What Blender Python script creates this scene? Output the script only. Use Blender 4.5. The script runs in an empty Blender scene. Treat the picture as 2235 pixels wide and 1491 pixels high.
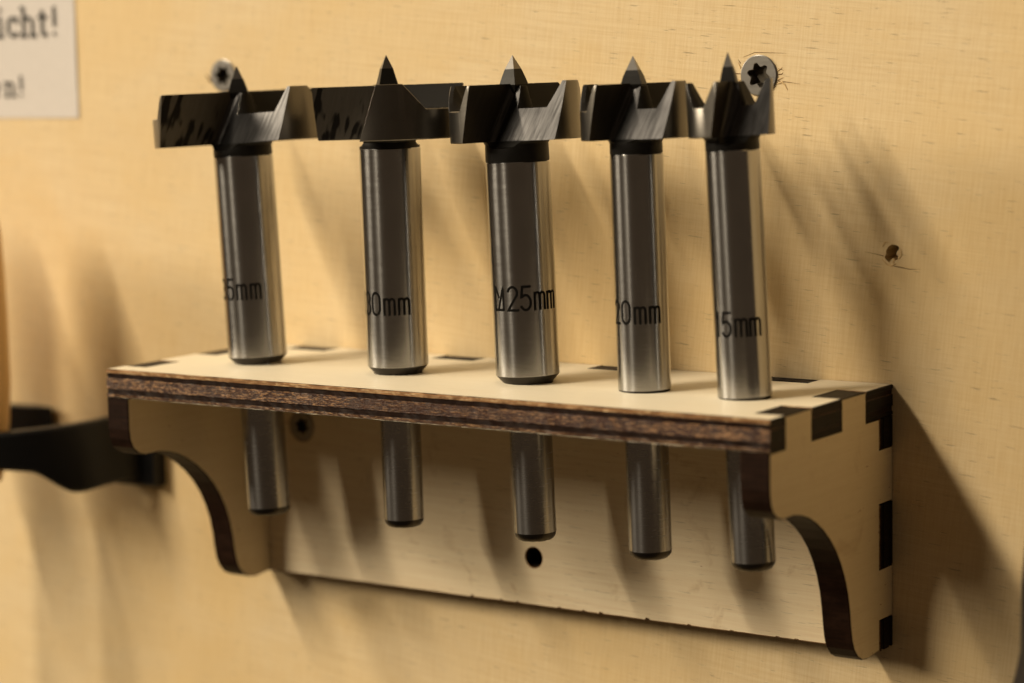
import bpy, bmesh, math, random
from math import sin, cos, radians, pi
from mathutils import Vector, Matrix
from mathutils.geometry import tessellate_polygon

# ------------------------------------------------------------------ camera, world, lamps
S = 0.00095                      # one drawing unit (about a millimetre) in metres
scene = bpy.context.scene
cam_d = bpy.data.cameras.new("camera"); cam = bpy.data.objects.new("camera", cam_d)
scene.collection.objects.link(cam); scene.camera = cam
cam.location = (351.385 * S, -418.527 * S, 63.978 * S)
cam.rotation_euler = (radians(83.1954), radians(1.0878), radians(33.7689))
cam_d.sensor_width = 22.3; cam_d.lens = 51.52
cam_d.clip_start = 0.02; cam_d.clip_end = 50
cam_d.dof.use_dof = True; cam_d.dof.focus_distance = 470 * S; cam_d.dof.aperture_fstop = 6.6

world = bpy.data.worlds.new("World"); scene.world = world; world.use_nodes = True
wn = world.node_tree.nodes; wl = world.node_tree.links
bg = wn["Background"]
tc = wn.new("ShaderNodeTexCoord"); sx = wn.new("ShaderNodeSeparateXYZ"); mr = wn.new("ShaderNodeMapRange")
rmp = wn.new("ShaderNodeValToRGB")
wl.new(tc.outputs["Generated"], sx.inputs[0]); wl.new(sx.outputs[2], mr.inputs[0])
mr.inputs[1].default_value = -1; mr.inputs[2].default_value = 1
wl.new(mr.outputs[0], rmp.inputs[0]); wl.new(rmp.outputs[0], bg.inputs[0])
e = rmp.color_ramp.elements                       # a dim workshop: dark floor, paler ceiling
e[0].position = 0.30; e[0].color = (0.62, 0.40, 0.22, 1)
e[1].position = 0.72; e[1].color = (1.0, 0.70, 0.44, 1)
bg.inputs[1].default_value = 0.09

def tube(name, far, near, width, power, col=(1.0, 0.845, 0.615)):
    """A long area light, for the ceiling tube and the added left fill; far / near are its ends."""
    a, b = Vector(far) * S, Vector(near) * S
    mid = (a + b) / 2; x = (b - a).normalized()
    tgt = Vector((90, 0, 10)) * S
    z = (mid - tgt); z = (z - z.dot(x) * x).normalized()
    y = z.cross(x)
    d = bpy.data.lights.new(name, "AREA"); d.shape = "RECTANGLE"
    d.size = (b - a).length; d.size_y = width * S; d.energy = power; d.color = col
    o = bpy.data.objects.new(name, d); scene.collection.objects.link(o)
    m = Matrix((x, y, z)).transposed().to_4x4(); m.translation = mid
    o.matrix_world = m
    return o
HL = 1250
LAMPS = [
    ("ceiling_tube_lamp", (90 - .92 * HL, -2.7 * HL, HL), (90 - .62 * HL, -.62 * HL, HL), 76, 84.0),
]
for L in LAMPS:
    tube(*L)
tube("left_fill_light", (90 - 2450, -750, 800), (90 - 1850, -1350, 800), 420, 40.0)      # unseen fill light, added to lighten the shadows of bits and shelf
scene.view_settings.view_transform = 'Standard'; scene.view_settings.look = 'None'
scene.view_settings.exposure = 0.0; scene.view_settings.gamma = 1
scene.cycles.max_bounces = 8

rnd = random.Random(7)

# ------------------------------------------------------------------ helpers
def link(o, parent=None):
    scene.collection.objects.link(o)
    if parent: o.parent = parent
    return o
def mesh_obj(name, verts, faces, mats, parent=None, midx=None, smooth=False, auto=None, raw=False):
    me = bpy.data.meshes.new(name)
    k = 1 if raw else S
    me.from_pydata([(v[0] * k, v[1] * k, v[2] * k) for v in verts], [], faces)
    for m in (mats if isinstance(mats, (list, tuple)) else [mats]): me.materials.append(m)
    if midx: me.polygons.foreach_set("material_index", midx)
    if smooth: me.polygons.foreach_set("use_smooth", [True] * len(me.polygons))
    me.update()
    if auto is not None: me.set_sharp_from_angle(angle=radians(auto))
    return link(bpy.data.objects.new(name, me), parent)
def recalc(o):
    bm = bmesh.new(); bm.from_mesh(o.data); bmesh.ops.recalc_face_normals(bm, faces=bm.faces[:]); bm.to_mesh(o.data); bm.free(); o.data.update()
def empty(name, loc, rot=(0, 0, 0)):
    o = bpy.data.objects.new(name, None); o.location = Vector(loc) * S; o.rotation_euler = rot
    o.empty_display_size = .01
    return link(o)
def tag(o, label=None, cat=None, group=None, kind=None):
    if label: o['label'] = label
    if cat: o['category'] = cat
    if group: o['group'] = group
    if kind: o['kind'] = kind
    return o
def lathe(profile, n=64, mi=None):
    """profile: (r, z) from bottom to top, closed with caps when r > 0."""
    V, F, M = [], [], []
    for r, z in profile:
        for k in range(n):
            a = 2 * pi * k / n; V.append((r * cos(a), r * sin(a), z))
    for i in range(len(profile) - 1):
        for k in range(n):
            F.append((i * n + k, i * n + (k + 1) % n, (i + 1) * n + (k + 1) % n, (i + 1) * n + k)); M.append(mi[i] if mi else 0)
    F.append(tuple(reversed(range(n)))); M.append(mi[0] if mi else 0)
    F.append(tuple(range((len(profile) - 1) * n, len(profile) * n))); M.append(mi[-1] if mi else 0)
    return V, F, M
def boolean(o, cutter):
    m = o.modifiers.new("cut", "BOOLEAN"); m.operation = 'DIFFERENCE'; m.solver = 'EXACT'; m.object = cutter
    dg = bpy.context.evaluated_depsgraph_get()
    me = bpy.data.meshes.new_from_object(o.evaluated_get(dg))
    o.modifiers.clear(); old = o.data; o.data = me; bpy.data.meshes.remove(old)
    return o
def rm(o):
    me = o.data; bpy.data.objects.remove(o); bpy.data.meshes.remove(me)

# ------------------------------------------------------------------ materials
class N:
    def __init__(s, name):
        s.m = bpy.data.materials.new(name); s.m.use_nodes = True
        s.t = s.m.node_tree; s.n = s.t.nodes; s.l = s.t.links; s.b = s.n["Principled BSDF"]
        s.tc = s.n.new("ShaderNodeTexCoord")
    def put(s, i, v): s.b.inputs[i].default_value = v
    def mapping(s, scale, rot=(0, 0, 0), loc=(0, 0, 0), src="Object"):
        m0 = s.n.new("ShaderNodeMapping"); s.l.new(s.tc.outputs[src], m0.inputs[0]); m0.inputs[2].default_value = rot
        m = s.n.new("ShaderNodeMapping"); s.l.new(m0.outputs[0], m.inputs[0]); rot = (0, 0, 0)
        m.inputs[1].default_value = loc; m.inputs[2].default_value = rot; m.inputs[3].default_value = scale; return m.outputs[0]
    def noise(s, vec, scale, detail=4, rough=.55, dist=0):
        n = s.n.new("ShaderNodeTexNoise"); s.l.new(vec, n.inputs["Vector"]); n.inputs["Scale"].default_value = scale
        n.inputs["Detail"].default_value = detail; n.inputs["Roughness"].default_value = rough; n.inputs["Distortion"].default_value = dist
        return n.outputs[0]
    def ramp(s, v, stops):
        r = s.n.new("ShaderNodeValToRGB"); s.l.new(v, r.inputs[0]); el = r.color_ramp.elements
        while len(el) < len(stops): el.new(.5)
        for e_, (p, c) in zip(el, stops):
            e_.position = p; e_.color = (c, c, c, 1) if not isinstance(c, tuple) else (*c, 1)
        return r.outputs[0]
    def mix(s, f, a, b, mode='MIX'):
        m = s.n.new("ShaderNodeMix"); m.data_type = 'RGBA'; m.blend_type = mode
        for i, v in ((0, f), (6, a), (7, b)):
            if isinstance(v, (int, float)): m.inputs[i].default_value = v
            elif isinstance(v, tuple): m.inputs[i].default_value = (*v, 1)
            else: s.l.new(v, m.inputs[i])
        return m.outputs[2]
    def math(s, op, a, b):
        m = s.n.new("ShaderNodeMath"); m.operation = op
        for i, v in ((0, a), (1, b)):
            if isinstance(v, (int, float)): m.inputs[i].default_value = v
            else: s.l.new(v, m.inputs[i])
        return m.outputs[0]
    def col(s, v): s.l.new(v, s.b.inputs["Base Color"])
    def rough(s, v): s.l.new(v, s.b.inputs["Roughness"])
    def bump(s, h, strength, dist):
        b = s.n.new("ShaderNodeBump"); b.inputs["Strength"].default_value = strength; b.inputs["Distance"].default_value = dist
        s.l.new(h, b.inputs["Height"]); s.l.new(b.outputs[0], s.b.inputs["Normal"])

def wood(name, light, dark, blotch, grain_rot=0.0, axis='x', dash=.5, rough=.45, bump=.25, weave=.5, yellow=0.5, seed=0.0, stain=0.0):
    """Birch veneer seen face on: fine grain lines, short dark pores, soft blotches, faint cross weave."""
    w = N(name); sc = 1 / S
    rot = (0, grain_rot, 0)
    loc = (seed, seed * .7, seed * .3)
    def st(a, b):      # stretch: a along the grain, b across it
        if axis == 'x': return (sc * a, sc * b, sc * b)
        return (sc * b, sc * a, sc * b)
    lines = w.noise(w.mapping(st(.05, 1.5), rot, loc), 1.0, 5, .6)
    fine = w.noise(w.mapping(st(.06, 3.2), rot, loc), 1.0, 3, .6)
    pores = w.noise(w.mapping(st(.22, 3.0), rot, loc), 1.0, 3, .5)
    cross = w.noise(w.mapping(st(2.6, .10), rot, loc), 1.0, 3, .6)
    big = w.noise(w.mapping((sc, sc, sc), (0, 0, 0), loc), .018, 4, .6, .5)
    med = w.noise(w.mapping(st(.045, .10), rot, loc), 1.0, 4, .6, .4)
    c = w.mix(w.ramp(lines, [(.30, 0.0), (.72, 1.0)]), light, dark)
    c = w.mix(w.math('MULTIPLY', w.ramp(big, [(.38, 0.0), (.66, 1.0)]), yellow), c, blotch)
    c = w.mix(w.math('MULTIPLY', w.ramp(med, [(.5, 0.0), (.75, 1.0)]), .35), c, blotch)
    c = w.mix(w.math('MULTIPLY', w.ramp(cross, [(.42, 0.0), (.62, 1.0)]), weave * .22), c, dark, 'MULTIPLY')
    if stain:
        sn = w.noise(w.mapping((sc, sc, sc), (0, 0, 0), (seed * 3, 5, 1)), .085, 4, .65, .8)
        c = w.mix(w.math('MULTIPLY', w.ramp(sn, [(.60, 0.0), (.72, 1.0)]), stain), c, (.36, .20, .08))
        sp = w.noise(w.mapping(st(.5, 1.6), rot, loc), 1.0, 1)
        c = w.mix(w.math('MULTIPLY', w.ramp(sp, [(.76, 0.0), (.80, 1.0)]), .8), c, (.30, .13, .06))
    pm = w.ramp(pores, [(.635, 0.0), (.70, 1.0)])
    c = w.mix(w.math('MULTIPLY', pm, dash), c, tuple(x * .45 for x in dark))
    w.col(c)
    h = w.math('ADD', w.math('MULTIPLY', fine, .6), w.math('MULTIPLY', cross, .5))
    h = w.math('SUBTRACT', h, w.math('MULTIPLY', pm, .5))
    w.bump(h, bump, .0001)
    w.put("Roughness", rough); w.put("Specular IOR Level", .35)
    return w.m

M = {}
M['wall'] = wood("birch_plywood_wall", (.76, .62, .395), (.665, .515, .305), (.71, .525, .265), radians(-6), 'x', .62, .45, .6, .75, .75)
M['panel_top'] = wood("birch_panel_face", (.86, .80, .66), (.81, .74, .58), (.84, .75, .57), 0, 'x', .12, .5, .15, .15, .25, .35)
M['panel_back'] = wood("birch_back_panel_face", (.83, .72, .52), (.73, .59, .40), (.79, .66, .44), radians(-1.5), 'x', .40, .5, .35, .15, .35, .8, .35)
M['panel_side'] = wood("birch_side_panel_face", (.80, .69, .49), (.74, .62, .42), (.74, .61, .40), 0, 'y', .12, .5, .15, .2, .3, 1.4, .22)

def burnt(name, base, hi, amount, rough, fleck=(1.2, 1.2, 4.5), bump=.5, spec=.25, big=.06):
    w = N(name); sc = 1 / S
    n1 = w.noise(w.mapping(tuple(sc * x for x in fleck)), 1.0, 4, .7)
    n2 = w.noise(w.mapping((sc * big, sc * big, sc * big * 3)), 1.0, 3)
    n3 = w.noise(w.mapping((sc * .25, sc * .25, sc * 2.5)), 1.0, 3)
    f = w.math('MULTIPLY', w.ramp(n1, [(.50, 0.0), (.62, 1.0)]), w.ramp(n2, [(.35, .25), (.62, 1.0)]))
    c = w.mix(w.ramp(n3, [(.3, 0.0), (.7, 1.0)]), tuple(x * .6 for x in base), tuple(x * 1.35 for x in base))
    w.col(w.mix(w.math('MULTIPLY', f, amount), c, hi))
    w.bump(n1, bump, .00015)
    w.put("Roughness", rough); w.put("Specular IOR Level", spec)
    return w.m
M['fringe'] = burnt("singed_ply_edge", (.24, .125, .055), (.62, .45, .25), .85, .6, (.5, .5, 3), .4, .15, .10)
M['ply'] = burnt("laser_burnt_outer_ply", (.050, .022, .012), (.40, .24, .12), .9, .45, (1.0, 1.0, 4.0))
M['glue'] = burnt("charred_glue_line", (.012, .005, .003), (.04, .018, .010), .5, .5, (1, 1, 3), .3, .15)
M['core'] = burnt("laser_burnt_core_ply", (.038, .013, .007), (.50, .28, .13), .85, .38, (.75, .75, 4.6), .9, .35, .035)
M['char'] = burnt("charred_end_grain", (.0075, .005, .004), (.035, .022, .014), .7, .5, (.3, .3, 2.0), .3, .12)
M['curve'] = burnt("charred_curve_edge", (.013, .0055, .003), (.030, .014, .008), .5, .5, (.2, .2, .5), .1, .09)

def steel(name, col, rough, aniso=0.0, mott=.12, bump=.1, dark=0.0, scr=(2.0, 2.0, 30.0), rot=(0, 0, 0), lined=0.0):
    w = N(name); sc = 1 / S
    w.put("Metallic", 1.0)
    n = w.noise(w.mapping(tuple(sc * x * .1 for x in scr), rot), 1.0, 5, .65)
    n2 = w.noise(w.mapping((sc, sc, sc * .5)), .16, 3, .6)
    sp = w.noise(w.mapping((sc, sc, sc)), 1.9, 2, .5)
    c = w.mix(w.math('MULTIPLY', w.ramp(n2, [(.35, 0.0), (.7, 1.0)]), .5), col, tuple(x * .72 for x in col))
    c = w.mix(w.math('MULTIPLY', w.ramp(sp, [(.70, 0.0), (.76, 1.0)]), .35), c, tuple(x * .35 for x in col))
    if lined: c = w.mix(w.math('MULTIPLY', w.ramp(n, [(.40, 0.0), (.62, 1.0)]), lined), c, tuple(x * .35 for x in col))
    w.col(c)
    r = w.math('ADD', rough - mott / 2, w.math('MULTIPLY', n, mott)); w.rough(r)
    if aniso:
        w.put("Anisotropic", aniso)
        tg = w.n.new("ShaderNodeTangent"); tg.direction_type = 'RADIAL'; tg.axis = 'Z'
        w.l.new(tg.outputs[0], w.b.inputs["Tangent"]); w.put("Anisotropic Rotation", .25)
    w.bump(w.math('ADD', n, w.math('MULTIPLY', w.noise(w.mapping((sc * 2.6, sc * 2.6, sc * 1.6)), 1.0, 2), aniso * 1.2)), bump, .00003)
    return w.m
M['shank'] = steel("turned_steel", (.455, .455, .46), .20, .85, .10, .16)
M['shank_low'] = steel("turned_steel_lower", (.42, .42, .43), .27, .8, .03, .08)
M['chamfer'] = steel("dark_chamfer", (.055, .05, .045), .4, 0, .1, .1)
M['tip'] = steel("ground_tip_steel", (.20, .19, .18), .34, 0, .1, .2)
M['rim'] = steel("ground_rim_steel", (.17, .16, .145), .34, .4, .12, .3)
M['flank'] = steel("ground_flank_steel", (.08, .079, .082), .40, 0, .2, .6, 0, (14.0, 14.0, 1.0), (0, radians(-25), 0), .8)

def blackened(name, base, rough, metal=.4):
    w = N(name); sc = 1 / S
    n = w.noise(w.mapping((sc, sc, sc)), .7, 4)
    w.col(w.mix(n, base, tuple(x * 1.8 for x in base))); w.put("Metallic", metal); w.put("Specular IOR Level", .2)
    w.rough(w.math('ADD', rough, w.math('MULTIPLY', n, .15))); w.bump(n, .1, .00005)
    return w.m
M['black'] = blackened("blackened_steel", (.005, .0045, .004), .36, .0)
M['dark_face'] = blackened("blued_tool_steel", (.008, .007, .006), .60, .0)
def rake(name, scribble):
    """Ground rake face; on the two widest bits slanting black strokes of old finish are left on it."""
    w = N(name); sc = 1 / S; w.put("Metallic", .85)
    rot = (0, radians(-25), 0)
    lines = w.noise(w.mapping((sc * 2.2, sc * 2.2, sc * .16), rot), 1.0, 3)
    c = w.mix(lines, (.095, .085, .07), (.15, .135, .115)) if scribble else w.mix(lines, (.040, .035, .03), (.075, .067, .058))
    if scribble:
        n = w.noise(w.mapping((sc * .62, sc * .62, sc * .12), rot), 1.0, 2, .5, .4); n3 = w.noise(w.mapping((sc, sc, sc), (0, 0, 0), (3.1, 0, 0)), .13, 1)
        f = w.ramp(w.math('MULTIPLY', w.math('ADD', n, .1), w.math('ADD', n3, .5)), [(.60, 0.0), (.68, .9)])
        c = w.mix(f, c, (.006, .005, .005))
    w.col(c); w.put("Roughness", .42); w.bump(lines, .35, .00005)
    return w.m
M['rake'] = rake("streaked_rake_face", True)
M['rake_plain'] = rake("plain_rake_face", False)
M['edge'] = steel("worn_bright_edge", (.55, .52, .47), .3, 0, .1, .1)

def plain(name, col, rough, metal=0.0, spec=.5, var=.15, ns=.4, bump=.05):
    w = N(name); sc = 1 / S
    n = w.noise(w.mapping((sc, sc, sc)), ns, 4)
    w.col(w.mix(w.ramp(n, [(.3, 0.0), (.7, 1.0)]), tuple(x * (1 - var) for x in col), tuple(min(1, x * (1 + var)) for x in col)))
    w.put("Roughness", rough); w.put("Metallic", metal); w.put("Specular IOR Level", spec)
    w.bump(n, bump, .0002)
    return w.m
M['ink'] = plain("engraved_black", (.006, .0055, .005), .9, 0, .05)
M['print'] = plain("printed_black", (.018, .019, .020), .6, 0, .3)
M['paper'] = plain("white_paper", (.62, .585, .565), .7, 0, .2, .02)
M['screw'] = steel("zinc_screw_steel", (.36, .345, .325), .36, 0, .12, .3)
M['recess'] = blackened("screw_recess", (.10, .088, .07), .35, .8)
M['plastic'] = plain("black_plastic", (.004, .004, .0045), .36, 0, .22, .1, .6)
M['grip'] = plain("dark_rubber_grip", (.007, .006, .007), .45, 0, .3)
M['crack'] = plain("wood_crack", (.16, .085, .035), .9, 0, .1)
M['holedark'] = plain("hole_wall", (.010, .005, .003), .9, 0, .1)
M['sliver'] = plain("torn_fibre", (.66, .47, .24), .6, 0, .3, .2)
def handle_wood():
    w = N("varnished_handle_wood"); sc = 1 / S
    n = w.noise(w.mapping((sc * .5, sc * .5, sc * .03)), 1.0, 4)
    w.col(w.mix(n, (.68, .46, .22), (.60, .37, .15))); w.put("Roughness", .35)
    return w.m
M['handle'] = handle_wood()

# ------------------------------------------------------------------ the wall
def box(name, x0, x1, y0, y1, z0, z1, mat, parent=None):
    V = [(x0, y0, z0), (x1, y0, z0), (x1, y1, z0), (x0, y1, z0), (x0, y0, z1), (x1, y0, z1), (x1, y1, z1), (x0, y1, z1)]
    F = [(0, 1, 5, 4), (1, 2, 6, 5), (2, 3, 7, 6), (3, 0, 4, 7), (4, 5, 6, 7), (3, 2, 1, 0)]
    return mesh_obj(name, V, F, mat, parent)
def prism_y(pts, y0, y1, mat, name="cutter"):
    n = len(pts)
    V = [(x, y0, z) for x, z in pts] + [(x, y1, z) for x, z in pts]
    F = [tuple(range(n)), tuple(reversed(range(n, 2 * n)))] + [(i, i + n, (i + 1) % n + n, (i + 1) % n) for i in range(n)]
    o = mesh_obj(name, V, F, mat); recalc(o); return o
wall = box("wall", -700, 700, 0, 18, -600, 600, M['wall'])
HX, HZ = 158.9, 25.2
torn = [(-1.7, -.6), (-1.35, .1), (-1.3, .9), (-.8, 1.5), (-.2, 1.95), (.7, 1.9), (1.3, 1.6), (1.45, 1.1), (1.0, .7), (.8, .1), (1.15, -.25), (1.1, -.9),
        (.6, -1.15), (.35, -.8), (.1, -.7), (-.3, -1.1), (-.7, -1.6), (-1.2, -1.2)]
c = prism_y([(HX + a, HZ + b) for a, b in torn], -3, 14, M['holedark']); boolean(wall, c); rm(c)
tag(wall, "pale birch plywood board with fine horizontal grain filling the background", None, None, 'structure')

for hx_, hz_, hr_ in ((130.3, 59.9, 3.7), (-8.4, 61.5, 3.35)):       # countersinks for the two screws
    c = prism_y([(hx_ + hr_ * cos(2 * pi * k / 40), hz_ + hr_ * sin(2 * pi * k / 40)) for k in range(40)], -3, 6, M['holedark']); boolean(wall, c); rm(c)
def ribbon(pts, widths, y, mat, name, parent):
    """thin tapering strip lying on the board (x, z points)"""
    V, F = [], []
    for i, (x, z) in enumerate(pts):
        a = pts[max(0, i - 1)]; b = pts[min(len(pts) - 1, i + 1)]
        d = Vector((b[0] - a[0], b[1] - a[1])).normalized(); w = widths[i] / 2 * (.42 if mat is M['crack'] else .8)
        V += [(x - d.y * w, y, z + d.x * w), (x, y - .05 - w * .3, z), (x + d.y * w, y, z - d.x * w)]
    for i in range(len(pts) - 1):
        F += [(3 * i, 3 * i + 3, 3 * i + 4, 3 * i + 1), (3 * i + 1, 3 * i + 4, 3 * i + 5, 3 * i + 2)]
    return mesh_obj(name, V, F, mat, parent)
# splits and lifted fibres round the torn hole and round the right screw
for pts, w in [([(-5.8, .35), (-3.6, 0), (-1.8, -.35)], [.05, .22, .3]), ([(-.4, -2.1), (1.5, -2.4), (3.6, -2.75), (5.8, -2.7)], [.1, .45, .35, .05])]:
    ribbon([(HX + a, HZ + b) for a, b in pts], w, .0, M['crack'], "crack", wall)
for pts, w in [([(-2.1, 1.5), (-1.5, 2.4), (-.5, 2.4)], [.2, .5, .1]), ([(-2.2, -.9), (-1.2, -1.9), (-.2, -2.2), (.8, -1.7)], [.15, .55, .5, .2]),
               ([(1.3, -.9), (1.9, 0), (1.75, 1.2)], [.2, .5, .15]), ([(.2, -1.6), (.35, -1.0), (.3, -.5)], [.5, .35, .05])]:
    ribbon([(HX + a, HZ + b) for a, b in pts], w, -.05, M['sliver'], "splinter", wall)
SX, SZ = 130.3, 59.9
for pts, w in [([(-7.4, .7), (-5.6, .4), (-4.0, .3)], [.12, .5, .4]), ([(4.2, -1.2), (6.0, -1.4), (9.0, -1.8)], [.5, .35, .05]), ([(-3.6, 3.6), (-1, 4.5), (3, 4.35), (6, 4.2)], [.1, .3, .25, .03]),
               ([(4.3, 1.2), (5.4, .9)], [.5, .1]), ([(-4.2, 2.4), (-4.7, 3.2)], [.5, .1]), ([(4.2, .1), (4.9, .1), (5.3, .5)], [.5, .5, .1]), ([(-7, -3), (-4.1, -2.6)], [.05, .3])]:
    ribbon([(SX + a, SZ + b) for a, b in pts], w, .0, M['crack'], "crack", wall)
for pts, w in [([(3.9, -1.7), (5.0, -1.4), (5.6, -1.9), (6.2, -3.0)], [.3, .7, .5, .1]), ([(4.1, -.9), (5.3, -.5)], [.5, .1]), ([(-4.3, -1.0), (-5.0, -.6)], [.6, .1]),
               ([(4.1, .8), (5.1, 1.5)], [.5, .08]), ([(-4.2, 1.5), (-4.7, 2.6)], [.5, .1])]:
    ribbon([(SX + a, SZ + b) for a, b in pts], w, -.05, M['sliver'], "splinter", wall)

# ------------------------------------------------------------------ screws
def screw(loc, R, label, rot=0.0, proud=.35, tiltx=0):
    root = empty("screw", loc, (tiltx, 0, 0)); tag(root, label, "screw", "star drive wood screws")
    n = 72; V, F, MI = [], [], []
    rs, rr = R * .50, R * .10
    def ring(fr, y):
        i0 = len(V)
        for k in range(n):
            a = 2 * pi * k / n; r = fr(a); V.append((r * cos(a), y, r * sin(a)))
        return i0
    star = lambda a: rs + rr * cos(6 * (a + rot))
    R0 = ring(lambda a: R * .80, 1.6)
    R1 = ring(lambda a: R, 0.0); R2 = ring(lambda a: R, -proud * .6); R3 = ring(lambda a: R - .22, -proud)
    R4 = ring(lambda a: star(a) + .15, -proud); R5 = ring(star, -proud + .15)
    for a_, b_ in ((R0, R1), (R1, R2), (R2, R3), (R3, R4), (R4, R5)):
        for k in range(n): F.append((a_ + k, a_ + (k + 1) % n, b_ + (k + 1) % n, b_ + k))
    h = mesh_obj("screw_head", V, F, M['screw'], root, smooth=True, auto=28)
    V, F = [], []
    A = ring(star, -proud + .15); B = ring(lambda a: star(a) * .93, 2.0)
    for k in range(n): F.append((A + k, A + (k + 1) % n, B + (k + 1) % n, B + k))
    F.append(tuple(range(B, B + n)))
    mesh_obj("star_recess", V, F, M['recess'], root, smooth=True, auto=28)
    return root
screw((SX, -.05, SZ), 4.05, "large bright star drive screw in the plywood wall, upper right of the smallest drill bit", .25)
screw((-8.4, -.05, 61.5), 3.7, "blurred steel screw in the wall half hidden behind the widest drill bit", .1)
for sx_ in ((-8.4, 61.5),):
    for pts, w in [([(-5.4, .3), (-4.2, -.8), (-3.6, -1.6)], [.6, 1.0, .3]), ([(-5.2, -1.0), (-3.8, -1.4)], [.2, .7])]:
        ribbon([(sx_[0] + a, sx_[1] + b) for a, b in pts], w, -.03, M['crack'], "crack", wall)

# ------------------------------------------------------------------ laser cut rack
T = 6.0; W = 159.0; D = 51.2; H = 51.8
def offset(loop, d):
    """inset a closed loop (list of 2-tuples, CCW outer or CW hole) by d to its inner side"""
    n = len(loop); out = []
    for i in range(n):
        p0, p1, p2 = Vector(loop[i - 1]), Vector(loop[i]), Vector(loop[(i + 1) % n])
        a = (p1 - p0).normalized(); b = (p2 - p1).normalized()
        na, nb = Vector((-a.y, a.x)), Vector((-b.y, b.x)); m = (na + nb)
        k = m.length_squared
        m = m * (2 / k) if k > .2 else na
        out.append(p1 + m * d)
    return out
PROF = [(0, .22), (.16, .0), (.80, .0), (.92, .16), (1.85, .20), (1.95, .02), (4.15, .0), (4.25, .18), (5.15, .18), (5.25, .02), (5.84, .0), (6, .22)]
PMAT = [1, 1, 2, 3, 3, 4, 4, 3, 3, 2, 2]
PMAT = [1, 1, 3, 3, 4, 4, 3, 3, 3, 2, 2]
PROF3 = PROF
FLAT = [(0, .2), (.2, 0), (.3, 0), (.4, 0), (1.6, .01), (1.7, .0), (4.1, .0), (4.2, .01), (5.1, 0), (5.2, 0), (5.8, 0), (6, .2)]
def panel(name, loops, to3, mats, parent, wob=.0, label=None, seed=1, PROF=PROF):
    """layered three-ply panel. loops[0] outer CCW, others CW holes; to3(u, v, t) -> xyz."""
    r = random.Random(seed)
    V, F, MI = [], [], []
    rings = []
    jit = [[(r.uniform(-wob, wob), r.uniform(-wob, wob)) for _ in L] for L in loops]
    for (t, ins) in PROF:
        rr = []
        for li, L in enumerate(loops):
            o = offset(L, ins); i0 = len(V)
            if wob and li == 0:
                for a_, q in enumerate(o):
                    bump_ = r.uniform(-.5, .5) * wob
                    p_, q_ = L[a_ - 1], L[(a_ + 1) % len(L)]
                    flat_y = abs(p_[1] - q_[1]) < 1e-6            # a point on the long front edge
                    if flat_y and abs(L[a_][1] + D) < 1e-6:
                        ins_ = .35 * max(0, math.sin(L[a_][0] * .9) * math.sin(L[a_][0] * .23 + 1) + r.uniform(-.3, .5)) if t == 0 else bump_
                        V.append(to3(q[0], q[1] + ins_, t + (r.uniform(-.12, .02) if t == PROF[-1][0] else r.uniform(-.04, .04) if t > 0 else 0)))
                    else: V.append(to3(q[0], q[1], t))
            else:
              for q, j in zip(o, jit[li]): V.append(to3(q[0] + j[0], q[1] + j[1], t))
            rr.append((i0, len(L)))
        rings.append(rr)
    for a in range(len(PROF) - 1):
        for li in range(len(loops)):
            i0, n = rings[a][li]; j0, _ = rings[a + 1][li]
            for k in range(n):
                F.append((i0 + k, i0 + (k + 1) % n, j0 + (k + 1) % n, j0 + k)); MI.append(PMAT[a])
    for a, mi in ((0, 0), (len(PROF) - 1, 0)):
        t, ins = PROF[a]
        lo = [[Vector((q[0], q[1], 0)) for q in offset(L, ins)] for L in loops]
        base = rings[a][0][0]
        for tri in tessellate_polygon(lo):
            F.append(tuple(base + i for i in tri)); MI.append(mi)
    o = mesh_obj(name, V, F, mats, parent, MI); recalc(o)
    if label: o['label'] = label
    return o
def densify(L, step):
    out = []
    for i in range(len(L)):
        a, b = Vector(L[i]), Vector(L[(i + 1) % len(L)]); n = max(1, int((b - a).length / step))
        out += [tuple(a + (b - a) * k / n) for k in range(n)]
    return out
rack = empty("drill_bit_rack", (W / 2, 0, 0))
tag(rack, "laser cut birch plywood rack with scorched edges and curved brackets holding five drill bits", "tool rack")
ox = W / 2
def local(f):
    return lambda u, v, t: (lambda p: (p[0] - ox, p[1], p[2]))(f(u, v, t))
g = .05
# positions of the fingers
SF = [(-45.3, -34.7), (-22.4, -11.9)]                       # side panel fingers through the top panel (y ranges)
BF = [(13.0, 23.4), (53.3, 63.8), (93.1, 103.6), (133.0, 143.5)]   # back panel fingers through the top panel (x)
BS = [(-22.9, -12.0), (-45.8, -35.5)]                       # side panel fingers through the back panel (z)
# top panel, seen from above: u = x, v = y
L = [(0, -D)] + [(k * W / 150, -D) for k in range(1, 150)] + [(W, -D)]
for a, b in SF: L += [(W, a), (W - T, a), (W - T, b), (W, b)]
L += [(W, 0)]
for a, b in reversed(BF): L += [(b, 0), (b, -T), (a, -T), (a, 0)]
L += [(0, 0)]
for a, b in reversed(SF): L += [(0, b), (T, b), (T, a), (0, a)]
BITX = [23.1, 60.7, 92.9, 119.9, 141.8]; BY = -28.3
holes = []
for x in BITX:
    holes.append([(x + 4.8 * cos(-2 * pi * k / 32), BY + 4.8 * sin(-2 * pi * k / 32)) for k in range(32)])
def holes_for(L): return L
top_mats = [M['panel_top'], M['fringe'], M['ply'], M['glue'], M['core']]
end_mats = [M['panel_side'], M['curve'], M['char'], M['glue'], M['char']]
top = panel("top_panel", [L] + holes, local(lambda u, v, t: (u, v, -t)), top_mats, rack, .16)
# fingers of the neighbouring panels end charred: faces of the top panel that look sideways at the ends are char too
for p in top.data.polygons:
    if abs(p.normal.x) > .5 and p.material_index in (1, 2, 4): p.material_index = 5 if p.material_index != 1 else 5
top.data.materials.append(M['char'])
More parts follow.
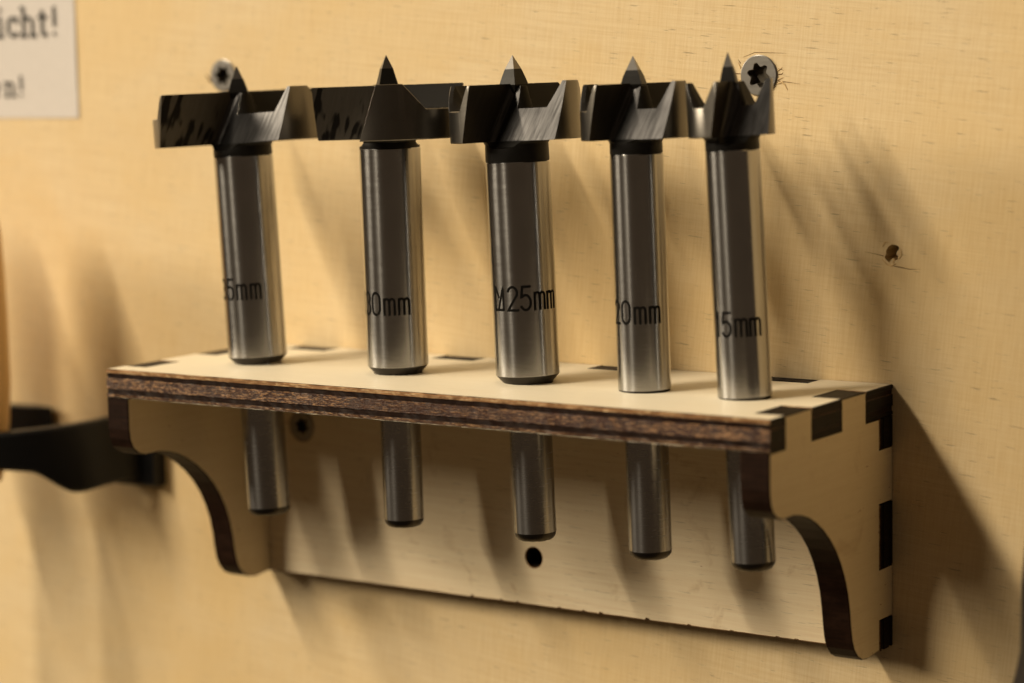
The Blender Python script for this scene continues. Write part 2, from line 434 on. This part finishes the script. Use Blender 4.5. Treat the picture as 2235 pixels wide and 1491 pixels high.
# back panel: u = x, v = z, thickness from y=-T (front) to 0
Lb = [(T + g, -T - g), ]
Lb = [(0, -H), (W, -H), (W, BS[1][0] - g), (W - T, BS[1][0] - g), (W - T, BS[1][1] + g), (W, BS[1][1] + g), (W, BS[0][0] - g), (W - T, BS[0][0] - g), (W - T, BS[0][1] + g), (W, BS[0][1] + g), (W, -T - g)]
for a, b in reversed(BF): Lb += [(b - g, -T - g), (b - g, -.12), (a + g, -.12), (a + g, -T - g)]
Lb += [(0, -T - g), (0, BS[0][1] + g), (T, BS[0][1] + g), (T, BS[0][0] - g), (0, BS[0][0] - g), (0, BS[1][1] + g), (T, BS[1][1] + g), (T, BS[1][0] - g), (0, BS[1][0] - g)]
# ragged little burn nibs along the lower edge
nr = random.Random(4); bottom = []
x = 8.0
while x < W - 9:
    bottom.append((x, -H + nr.uniform(-.05, .05)))
    if nr.random() < .30:
        hgt = nr.uniform(.15, .38); bottom += [(x + .5, -H - hgt * .3), (x + .8, -H + hgt), (x + 1.3, -H + hgt * .8), (x + 1.6, -H)]
        x += 1.7
    x += nr.uniform(2, 5)
Lb = [Lb[0]] + bottom + Lb[1:]
hb = [(78.7 + 2.1 * cos(-2 * pi * k / 28), -41.4 + 2.15 * sin(-2 * pi * k / 28)) for k in range(28)]
hs = [(16.5 + 3.4 * cos(-2 * pi * k / 28), -17.5 + 3.4 * sin(-2 * pi * k / 28)) for k in range(28)]
back = panel("back_panel", [Lb, hb, hs], local(lambda u, v, t: (u, -T + t, v)), [M['panel_back'], M['fringe'], M['char'], M['glue'], M['char']], rack)
for p in back.data.polygons:
    if abs(p.normal.y) < .6: p.material_index = 2
# side panels: u = y, v = z
prof = [(-51.3, -6.05), (-51.3, -12.8), (-51.0, -15.0), (-50.2, -16.8), (-48.6, -18.1), (-46.6, -18.75), (-44.5, -18.8), (-42.2, -18.75), (-39.3, -19.3), (-36.3, -20.2), (-33.2, -21.7),
        (-30.2, -23.6), (-27.4, -25.9), (-25.0, -28.4), (-22.9, -31.3), (-21.2, -34.4), (-19.9, -37.8), (-19.1, -41.3), (-18.6, -44.6), (-18.1, -47.0), (-17.2, -49.1), (-15.6, -50.8), (-13.6, -51.8), (-11.4, -52.1), (-9.2, -51.95), (-7.2, -51.75), (-T, -51.7)]
Ls = list(prof)
Ls += [(-T, BS[1][0] + g), (0, BS[1][0] + g), (0, BS[1][1] - g), (-T, BS[1][1] - g), (-T, BS[0][0] + g), (0, BS[0][0] + g), (0, BS[0][1] - g), (-T, BS[0][1] - g), (-T, -T - g)]
for a, b in reversed(SF): Ls += [(b - g, -T - g), (b - g, -.1), (a + g, -.1), (a + g, -T - g)]
side_mats = [M['panel_side'], M['curve'], M['curve'], M['curve'], M['curve']]
r_side = panel("side_panel", [Ls], local(lambda u, v, t: (W - .08 - t, u, v)), side_mats, rack, PROF=FLAT)
l_side = panel("side_panel", [Ls], local(lambda u, v, t: (.08 + t, u, v)), side_mats, rack, PROF=FLAT)
for o in (r_side, l_side):
    for p in o.data.polygons:
        if p.material_index and (p.normal.z > .7 or p.normal.y > .7): p.material_index = 5
    o.data.materials.append(M['char'])
screw((16.5, -T - .02, -17.5), 3.35, "screw set into the shaded back panel of the rack beside the widest bit's lower shank", .3, .05)
# a dark round bore behind the small hole in the back panel
c = lathe([(2.6, -8), (2.6, 14)], 24); cut = mesh_obj("cutter", c[0], c[1], M['holedark']); cut.rotation_euler = (pi / 2, 0, 0); cut.location = (78.7 * S, 6 * S, -41.4 * S)
bpy.context.view_layer.update(); boolean(wall, cut); rm(cut)

# ------------------------------------------------------------------ stroke lettering
def arc(cx, cy, rx, ry, a0, a1, n=14):
    return [(cx + rx * cos(radians(a0 + (a1 - a0) * k / n)), cy + ry * sin(radians(a0 + (a1 - a0) * k / n))) for k in range(n + 1)]
GL = {   # unit: cap height 1
    '0': (.50, [arc(.25, .70, .21, .30, 0, 180) + arc(.25, .30, .21, .30, 180, 360) + [(.46, .70)]]),
    '1': (.30, [[(.05, .80), (.2, 1.0), (.2, 0)]]),
    '2': (.56, [arc(.27, .74, .21, .26, 165, -20) + [(.05, 0), (.52, 0)]]),
    '3': (.50, [arc(.23, .76, .19, .24, 150, -80), arc(.23, .27, .21, .27, 85, -150)]),
    '5': (.54, [[(.47, 1.0), (.13, 1.0), (.08, .56)] + arc(.25, .32, .22, .32, 130, -150)]),
    'm': (.62, [[(.05, 0), (.05, .72)], [(.05, .55)] + arc(.17, .58, .12, .14, 160, 0) + [(.29, 0)], [(.29, .55)] + arc(.41, .58, .12, .14, 160, 0) + [(.53, 0)]]),
    '#': (.66, [[(.05, 1.0), (.05, .02), (.56, .02), (.56, 1.0), (.26, .02)], [(.12, .95), (.30, .55)]]),      # the maker's square emblem with slanting lines
}
def strokes(polys, place, width, lift=0.02):
    """strips of constant width along polylines; place(s, t, h) -> xyz"""
    V, F = [], []
    for si, P in enumerate(polys):
        h = lift + si * .004
        Q = []
        for i in range(len(P) - 1):
            a, b = Vector(P[i]), Vector(P[i + 1]); n = max(1, int((b - a).length / .5))
            Q += [a + (b - a) * k / n for k in range(n)]
        Q.append(Vector(P[-1]))
        d0 = (Q[1] - Q[0]).normalized(); d1 = (Q[-1] - Q[-2]).normalized()
        Q[0] = Q[0] - d0 * width * .3; Q[-1] = Q[-1] + d1 * width * .3
        i0 = len(V)
        for i, q in enumerate(Q):
            a = (q - Q[i - 1]).normalized() if i else (Q[1] - q).normalized()
            b = (Q[i + 1] - q).normalized() if i < len(Q) - 1 else a
            m = (a + b); m = m.normalized() if m.length > .1 else a
            k = min(1.8, 1 / max(.4, m.dot(a))); nn = Vector((-m.y, m.x)) * width / 2 * k
            for sgn in (1, -1):
                r = q + nn * sgn; V.append(place(r.x, r.y, h))
        for i in range(len(Q) - 1): F.append((i0 + 2 * i, i0 + 2 * i + 1, i0 + 2 * i + 3, i0 + 2 * i + 2))
    return V, F

# ------------------------------------------------------------------ drill bits
def head_mesh(R, h):
    """cutter disc before the gullets are cut: polar grid with arms, circular channel and rim spurs"""
    op = 50.0
    low = h - 4.9 if R > 9 else h - 4.6
    hub = 2.6 if R > 9 else 2.2
    rim_o = R - .9; rim_i = R - 3.4 if R > 12 else R - 2.9
    u = (.643, -.766); ap = (0.0, 1.2)
    def ztop(r, ph):
        x, y = r * sin(ph), -r * cos(ph)
        if x < 0: x, y = -x, -y
        s = (x - ap[0]) * u[0] + (y - ap[1]) * u[1]
        Hs = h if s < .7 else max(low, h - (s - .7) * 1.9)
        deg = math.degrees(ph) % 360
        d1 = (deg - op) % 180
        if d1 > 130: d1 -= 180
        arcl = max(0, radians(d1)) * R
        k1, k2 = (4.4, 9.2) if R > 11 else (3.0, 6.4)
        sp = 1 if arcl < k1 else max(0, 1 - (arcl - k1) / (k2 - k1))
        spur = low + (h + .15 - low) * sp
        if r <= hub: zz = max(Hs, h - 1.0 * (r / hub) ** 2 * .5)
        elif r < hub + .9: zz = max(Hs, h - .5 - (h - .5 - low) * (r - hub) / .9)
        else: zz = Hs
        if r >= rim_o: zz = max(zz, spur)
        elif r > rim_i: zz = max(zz, low + (spur - low) * (r - rim_i) / (rim_o - rim_i))
        return zz
    rs = [.8, 1.6, hub, hub + .45, hub + .9]
    q = hub + 1.6
    while q < rim_i - .3: rs.append(q); q += .7
    rs += [rim_i, (rim_i * 2 + rim_o) / 3, (rim_i + 2 * rim_o) / 3, rim_o, R - .15]
    n = 240
    V = [(0, 0, ztop(0, 0))]; F = []; MI = []
    for r in rs:
        for k in range(n):
            ph = 2 * pi * k / n; V.append((r * sin(ph), -r * cos(ph), ztop(r, ph)))
    nr_ = len(rs)
    for k in range(n):   # outer wall top
        ph = 2 * pi * k / n; V.append((R * sin(ph), -R * cos(ph), ztop(R, ph) - .15))
    for k in range(n):
        ph = 2 * pi * k / n; V.append((R * sin(ph), -R * cos(ph), .2))
    for k in range(n):
        ph = 2 * pi * k / n; V.append(((R - .2) * sin(ph), -(R - .2) * cos(ph), 0))
    V.append((0, 0, 0)); last = len(V) - 1
    idx = lambda i, k: 1 + i * n + k % n
    for k in range(n): F.append((0, idx(0, k), idx(0, k + 1))); MI.append(0)
    for i in range(nr_ + 2):
        for k in range(n):
            F.append((idx(i, k), idx(i + 1, k), idx(i + 1, k + 1), idx(i, k + 1)))
            MI.append(1 if i >= nr_ - 1 else 0)
    for k in range(n): F.append((last, idx(nr_ + 2, k + 1), idx(nr_ + 2, k))); MI.append(0)
    return V, F, MI
def vprism(h, d, zb, R):
    """gullet cutter: V section (rounded root) swept along d, open towards -y"""
    op = radians(50); a0 = 1.2; L = 60; rr = 1.6
    A = Vector((-sin(op), -cos(op))); B = Vector((sin(op), -cos(op))); ap = Vector((0, -a0))
    cc = ap + Vector((0, -1)) * rr / sin(op)
    pts = [ap + A * L]
    t0 = ap + A * (rr / math.tan(op)); t1 = ap + B * (rr / math.tan(op))
    a_s = math.atan2((t0 - cc).y, (t0 - cc).x); a_e = math.atan2((t1 - cc).y, (t1 - cc).x)
    if a_s < a_e: a_s += 2 * pi
    for k in range(9):
        a = a_s + (a_e - a_s) * k / 8; pts.append(cc + Vector((cos(a), sin(a))) * rr)
    pts.append(ap + B * L)
    zs = [(h + 8, 0), (zb + 2.2, 0), (zb + .9, .5), (zb, 2.6)]      # the sweep runs out in a scoop
    V, F = [], []; n = len(pts)
    for z, out in zs:
        dz = h - z
        for p in pts: V.append((p.x + d[0] * dz, p.y + d[1] * dz - out * 1.2, z))
    for i in range(len(zs) - 1):
        for k in range(n): F.append((i * n + k, i * n + (k + 1) % n, (i + 1) * n + (k + 1) % n, (i + 1) * n + k))
    F.append(tuple(reversed(range(n)))); F.append(tuple(range((len(zs) - 1) * n, len(zs) * n)))
    return V, F
def make_bit(i, x, tilt, view, psi, Rh, Ru, Rl, zj, zh, ztip, zbot, cham, h, text, base, capH, label, scoop=-2.0):
    root = empty("drill_bit", (x, BY, 0), (0, math.atan(tilt), 0))
    tag(root, label, "drill bit", "drill bits standing in the rack")
    # shank
    if cham:
        pr = [(Ru - 1.45, .0), (Ru - 1.4, .1), (Ru - .03, 1.62), (Ru, 1.68), (Ru, zj - .15), (Ru - .12, zj)]; mi = [1, 1, 0, 0, 0]
    else:
        pr = [(Ru - .3, .0), (Ru, .35), (Ru, zj - .15), (Ru - .1, zj)]; mi = [1, 0, 0]
    V, F, MI = lathe(pr, 96, mi)
    mesh_obj("shank", V, F, [M['shank'], M['chamfer']], root, MI, True, 25)
    pr = [(Rl - 1.3, zbot), (Rl - .75, zbot + .25), (Rl - .25, zbot + .9), (Rl, zbot + 1.7), (Rl, -.02)]
    V, F, MI = lathe(pr, 72, [1, 1, 1, 0]); 
    V = [(a + (rnd.uniform(-.08, .08) if c_ < zbot + 1 else 0), b, c_ + (rnd.uniform(-.06, .06) if c_ < zbot + 1 else 0)) for a, b, c_ in V]
    mesh_obj("lower_shank", V, F, [M['shank_low'], M['chamfer']], root, MI, True, 40)
    # collar and cutter head, with two gullets cut
    rot = radians(view + psi)
    col = lathe([(Ru - .15, zj), (Ru - .05, zj + .3), (Ru - .1, zh - .6), (Ru + .25, zh - .0)], 96)
    collar = mesh_obj("collar", col[0], col[1], M['black'], root, smooth=True, auto=30)
    V, F, MI = head_mesh(Rh, h)
    head = mesh_obj("cutter_head", V, F, [M['dark_face'], M['rim'], M['rake'] if i < 2 else M['rake_plain'], M['flank'], M['edge']], None, MI, False)
    d = (-.46, -.05) if Rh > 9 else (-.30, -.02)
    for kk in range(2):
        V, F = vprism(h, d, scoop, Rh)
        cu = mesh_obj("cutter", V, F, M['flank']); recalc(cu); cu.rotation_euler = (0, 0, kk * pi); bpy.context.view_layer.update()
        boolean(head, cu)
        # same cut in the collar (its own frame is the root's: move cutter there)
        cu.matrix_world = Matrix.Translation((0, 0, zh * S)) @ Matrix.Rotation(rot + kk * pi, 4, 'Z')
        rm_par = collar.parent; collar.parent = None; bpy.context.view_layer.update()
        boolean(collar, cu); collar.parent = rm_par
        rm(cu)
    # material by which wall the face belongs to
    A = Vector((-sin(radians(50)), -cos(radians(50)), 0)); dv = Vector((d[0], d[1], -1)).normalized()
    B = Vector((sin(radians(50)), -cos(radians(50)), 0))
    nA = A.cross(dv).normalized(); nB = B.cross(dv).normalized()
    for p in head.data.polygons:
        nn = p.normal; cz = p.center.z / S; rc = math.hypot(p.center.x, p.center.y) / S
        if rc > Rh - .5 and abs(nn.z) < .3: p.material_index = 1
        elif max(abs(nn.dot(nA)), 0) > .995 and abs(nn.z) < .5: p.material_index = 2
        elif max(abs(nn.dot(nB)), 0) > .93 and abs(nn.z) < .6: p.material_index = 3
        elif p.material_index == 3: p.material_index = 3
        elif nn.z > .98 and cz > h - .4: p.material_index = 4
        if abs(nn.dot(nA)) > .995 and abs(nn.z) < .5: p.material_index = 2
    bv = head.modifiers.new("worn_edges", "BEVEL"); bv.width = .09 * S; bv.segments = 1; bv.limit_method = 'ANGLE'; bv.angle_limit = radians(40); bv.material = 4
    bv.use_clamp_overlap = True
    dg = bpy.context.evaluated_depsgraph_get(); me2 = bpy.data.meshes.new_from_object(head.evaluated_get(dg)); head.modifiers.clear(); head.data = me2
    head.data.polygons.foreach_set("use_smooth", [True] * len(head.data.polygons)); head.data.update()
    head.data.set_sharp_from_angle(angle=radians(22))
    head.parent = root; head.location = (0, 0, zh * S); head.rotation_euler = (0, 0, rot)
    # centre point: four-sided, bright tip over a blackened base
    ht = ztip - zh; V, F, MI = [], [], []
    lv = [(1.0, h - 4.5), (2.9, h - .2), (2.35, h + 1.3), (1.65, ht - 2.7), (.05, ht)]
    if Rh < 9: lv = [(.9, h - 3.6), (2.1, h - .1), (1.7, h + 1.4), (1.25, ht - 2.7), (.05, ht)]
    for r, z in lv:
        for k in range(4):
            a = pi / 2 * k + (0.0); V.append((r * cos(a), r * sin(a), z))
    for q in range(len(lv) - 1):
        for k in range(4): F.append((q * 4 + k, q * 4 + (k + 1) % 4, q * 4 + 4 + (k + 1) % 4, q * 4 + 4 + k)); MI.append(1 if q == len(lv) - 2 else 0)
    F.append((16, 17, 18, 19)); MI.append(1)
    cp = mesh_obj("centre_point", V, F, [M['black'], M['tip']], root, MI); recalc(cp)
    cp.location = (0, 0, zh * S); cp.rotation_euler = (0, 0, radians(view + [42, -35, 4, 30, 35][i]))
    # size marking engraved round the shank
    polys = []
    for ch, th in text:
        s0 = (radians(view) + radians(th)) * Ru
        for P in GL[ch][1]: polys.append([(s0 + a * capH, base + b * capH) for a, b in P])
    def place(s, t, hh):
        a = s / Ru; r = Ru + hh; return (r * sin(a), -r * cos(a), t)
    V, F = strokes(polys, place, .50, .02)
    mesh_obj("size_marking", V, F, M['ink'], root)
    return root
make_bit(0, BITX[0], -.054, 40.1, -12, 18.6, 6.35, 4.6, 44.6, 47.3, 63.7, -33.0, True, 11.0,
         [('#', -122), ('3', -84), ('5', -60), ('m', -34), ('m', -6)], 14.2, 4.3,
         "widest drill bit, leftmost in the rack, its flat cutter scribbled black, marked 35mm")
make_bit(1, BITX[1], -.018, 36.7, -55, 15.9, 6.3, 4.15, 46.4, 48.2, 65.3, -32.2, True, 11.0,
         [('#', -108), ('3', -73), ('0', -50), ('m', -24), ('m', 4)], 12.6, 4.5,
         "drill bit marked 30mm with a plain grey rim facing the front, second from the left")
make_bit(2, BITX[2], -.036, 33.6, 5, 13.1, 6.4, 4.25, 43.9, 48.0, 64.8, -31.9, True, 11.2,
         [('#', -63), ('2', -32), ('5', -8), ('m', 17), ('m', 43.5)], 14.9, 4.6,
         "middle drill bit of the five, marked 25mm beside a square emblem on its chamfered shank")
make_bit(3, BITX[3], -.027, 30.6, 3, 10.5, 5.15, 4.2, 45.6, 48.4, 64.2, -32.9, False, 10.6,
         [('2', -80), ('0', -49), ('m', -18), ('m', 15)], 13.4, 4.3,
         "drill bit marked 20mm with a bright ground notch in its head, second from the right")
make_bit(4, BITX[4], -.049, 28.3, 28, 8.1, 5.15, 4.25, 46.4, 49.0, 64.6, -32.8, False, 10.2,
         [('1', -66), ('5', -46), ('m', -15), ('m', 16)], 12.0, 4.4,
         "narrowest drill bit, rightmost in the rack, with a two pronged black head and marked 15mm")

# ------------------------------------------------------------------ paper notice
sign = empty("paper_notice", (-90, 0, 76)); tag(sign, "white paper notice with bold black printing pinned in the upper left corner", "notice")
V, F = [], []; nx, nz = 24, 20
for j in range(nz + 1):
    for k in range(nx + 1):
        u_, v_ = k / nx, j / nz
        xx = -125 + 70.6 * u_; zz = 51.9 + 52 * v_
        curl = .08 + .18 * max(0, (u_ - .8) / .2) ** 2 * (.35 + .65 * math.exp(-((v_ - .25) / .18) ** 2)) + .05 * max(0, (.1 - v_) / .1)
        V.append((xx + 90, -curl, zz - 76))
for j in range(nz):
    for k in range(nx): a = j * (nx + 1) + k; F.append((a, a + 1, a + nx + 2, a + nx + 1))
sh = mesh_obj("sheet", V, F, M['paper'], sign)
md = sh.modifiers.new("thickness", "SOLIDIFY"); md.thickness = .05 * S; md.offset = 1
def slab(x, y, w=.9): return [(x - w, y), (x + w, y)]
def sign_text(glyphs, wd, name):
    def place(s, t, hh): return (s + 90, -.34 - hh, t - 76)
    V, F = strokes(glyphs, place, wd, .02)
    return mesh_obj(name, V, F, M['print'], sign)
b = 71.9; xh = 4.4; asc = 6.7
G = [[(-79.6, b), (-79.6, b + xh)], slab(-79.6, b), [(-80.6, b + xh), (-79.6, b + xh)], [(-79.6, b + asc - .5), (-79.6, b + asc)],
     arc(-75.2, b + xh / 2, 1.75, xh / 2, 45, 320, 16), [(-73.9, b + xh), (-73.9, b + xh - 1.2)],
     [(-71.6, b), (-71.6, b + asc)], [(-72.4, b + asc), (-71.6, b + asc)], slab(-71.6, b, .85), [(-71.6, b + 2.6)] + arc(-70.1, b + xh - 1.5, 1.5, 1.5, 150, 0, 8) + [(-68.6, b)], slab(-68.4, b, .85),
     [(-65.3, b + 5.9), (-65.3, b + 1.2)] + arc(-64.5, b + .85, .8, .85, 180, 320, 6), [(-66.4, b + xh), (-63.9, b + xh)],
     [(-61.2, b + 2.3), (-61.2, b + asc)], [(-61.2, b + .1), (-61.2, b + .5)]]
sign_text(G, .85, "large_printing")
b = 57.3; xh = 3.3; asc = 4.9
G = [[(-83.6, b + 1.75), (-80.9, b + 1.75)] + arc(-82.3, b + 1.65, 1.4, 1.65, 5, 310, 14),
     [(-78.2, b), (-78.2, b + xh)], [(-79.0, b + xh), (-78.2, b + xh)], slab(-78.2, b, .6), [(-78.2, b + 2.0)] + arc(-77.1, b + xh - 1.1, 1.1, 1.1, 150, 0, 8) + [(-76.0, b)], slab(-75.9, b, .6),
     [(-73.3, b + 1.6), (-73.3, b + asc)], [(-73.3, b + .1), (-73.3, b + .4)]]
sign_text(G, .62, "small_printing")

# ------------------------------------------------------------------ things at the frame's edges
def band(name, path, th, z0, z1, mat, parent, o3=(0, 0, 0), bev=.5):
    """vertical band following a plan path; z0, z1 functions of path fraction"""
    V, F = [], []; n = len(path); P = [Vector(p) for p in path]
    for i in range(n):
        a = P[max(0, i - 1)]; b_ = P[min(n - 1, i + 1)]; d_ = (b_ - a).normalized(); nn = Vector((-d_.y, d_.x)); f = i / (n - 1)
        t_ = th(f) / 2; lo, hi = z0(f), z1(f)
        sec = [(t_, lo + bev), (t_, hi - bev), (t_ - bev, hi), (-t_ + bev, hi), (-t_, hi - bev), (-t_, lo + bev), (-t_ + bev, lo), (t_ - bev, lo)]
        for s_, z_ in sec: V.append((P[i].x + nn.x * s_ - o3[0], P[i].y + nn.y * s_ - o3[1], z_ - o3[2]))
    for i in range(n - 1):
        for k in range(8): F.append((i * 8 + k, i * 8 + (k + 1) % 8, i * 8 + 8 + (k + 1) % 8, i * 8 + 8 + k))
    F.append(tuple(range(8))); F.append(tuple(reversed(range((n - 1) * 8, n * 8))))
    o = mesh_obj(name, V, F, mat, parent, smooth=True, auto=35); recalc(o); return o
def spline(pts, n=8):
    out = []
    for i in range(len(pts) - 1):
        p0 = Vector(pts[max(0, i - 1)]); p1 = Vector(pts[i]); p2 = Vector(pts[i + 1]); p3 = Vector(pts[min(len(pts) - 1, i + 2)])
        for k in range(n):
            t = k / n
            out.append(tuple(.5 * ((2 * p1) + (p2 - p0) * t + (2 * p0 - 5 * p1 + 4 * p2 - p3) * t * t + (3 * p1 - p0 - 3 * p2 + p3) * t ** 3)))
    out.append(pts[-1]); return out
o3 = (-60, 0, -28)
hold = empty("tool_holder", o3); tag(hold, "black plastic forked tool holder on the wall left of the rack, gripping a wooden handle", "tool holder")
band("mounting_block", [(-30.5, -2.2), (-36, -2.3), (-43, -2.6)], lambda f: 4.2, lambda f: -36.0, lambda f: -18.6, M['plastic'], hold, o3, .7)
band("rear_prong", [(-66, -2.0), (-72, -2.4), (-84, -3.2), (-100, -3.4)], lambda f: .8 + 3.2 * min(1, f * 3), lambda f: -30, lambda f: -19.2, M['plastic'], hold, o3, .35)
front = spline([(-37, -3), (-38.5, -9), (-41.5, -17), (-46.5, -24.5), (-53, -30), (-61, -34), (-75, -39.5), (-92, -46)], 10)
def under(f):      # the lower rim is scooped: deepest where the two hooks hang down
    x_ = f * 70
    return -34.8 + .5 * math.sin(x_ * .18) + 5.0 * (lambda q: q * q * (3 - 2 * q))(max(0, min(1, (x_ - 22) / 12))) - .5 * math.exp(-((x_ - 20) / 5) ** 2)
band("front_prong", front, lambda f: 4.2, under, lambda f: -18.4 - 2.5 * min(1, max(0, (f - .1) / .6)), M['plastic'], hold, o3, .7)
HXX, HYY = -63.0, -30.0
hd = empty("wooden_handle", (HXX, HYY, 0)); tag(hd, "orange varnished wooden tool handle standing upright at the left edge of the photo", "tool handle")
pr = [(5.5, -33), (6.6, -29), (7.2, -24), (8.0, -19), (8.6, -10), (8.6, 5), (8.3, 18), (7.9, 26), (7.2, 30.0), (5.9, 32.6), (3.8, 34.4), (1.2, 35.0)]
V, F, MI = lathe(pr, 64); grip = mesh_obj("grip", V, F, M['handle'], hd, None, True, 60)
V, F, MI = lathe([(1.7, -120), (1.9, -119), (1.9, -28)], 32); shf = mesh_obj("shaft", V, F, M['shank_low'], hd, None, True, 40)
h2 = hd.copy(); link(h2); h2.location = Vector((-85.5, -30, 1)) * S
g2 = grip.copy(); link(g2, h2); g3 = shf.copy(); link(g3, h2)
h2['label'] = "second wooden handle just outside the left edge, only its shadow on the board is seen"
tl = empty("black_handled_tool", (213.3, -30, -30)); tag(tl, "black rounded tool handle cut off by the right edge of the photo", "tool")
pr = [(16.2, -40), (17.3, -28), (17.0, -19), (15.8, -14.5), (14.9, -10), (14.8, 2), (14.0, 11), (12.5, 17.5), (10, 21.5), (6, 24), (1, 25)]
V, F, MI = lathe(pr, 64); mesh_obj("grip", V, F, M['grip'], tl, None, True, 60)
box("wall_bracket", 0, 12, 10, 30, -8, 4, M['grip'], tl)
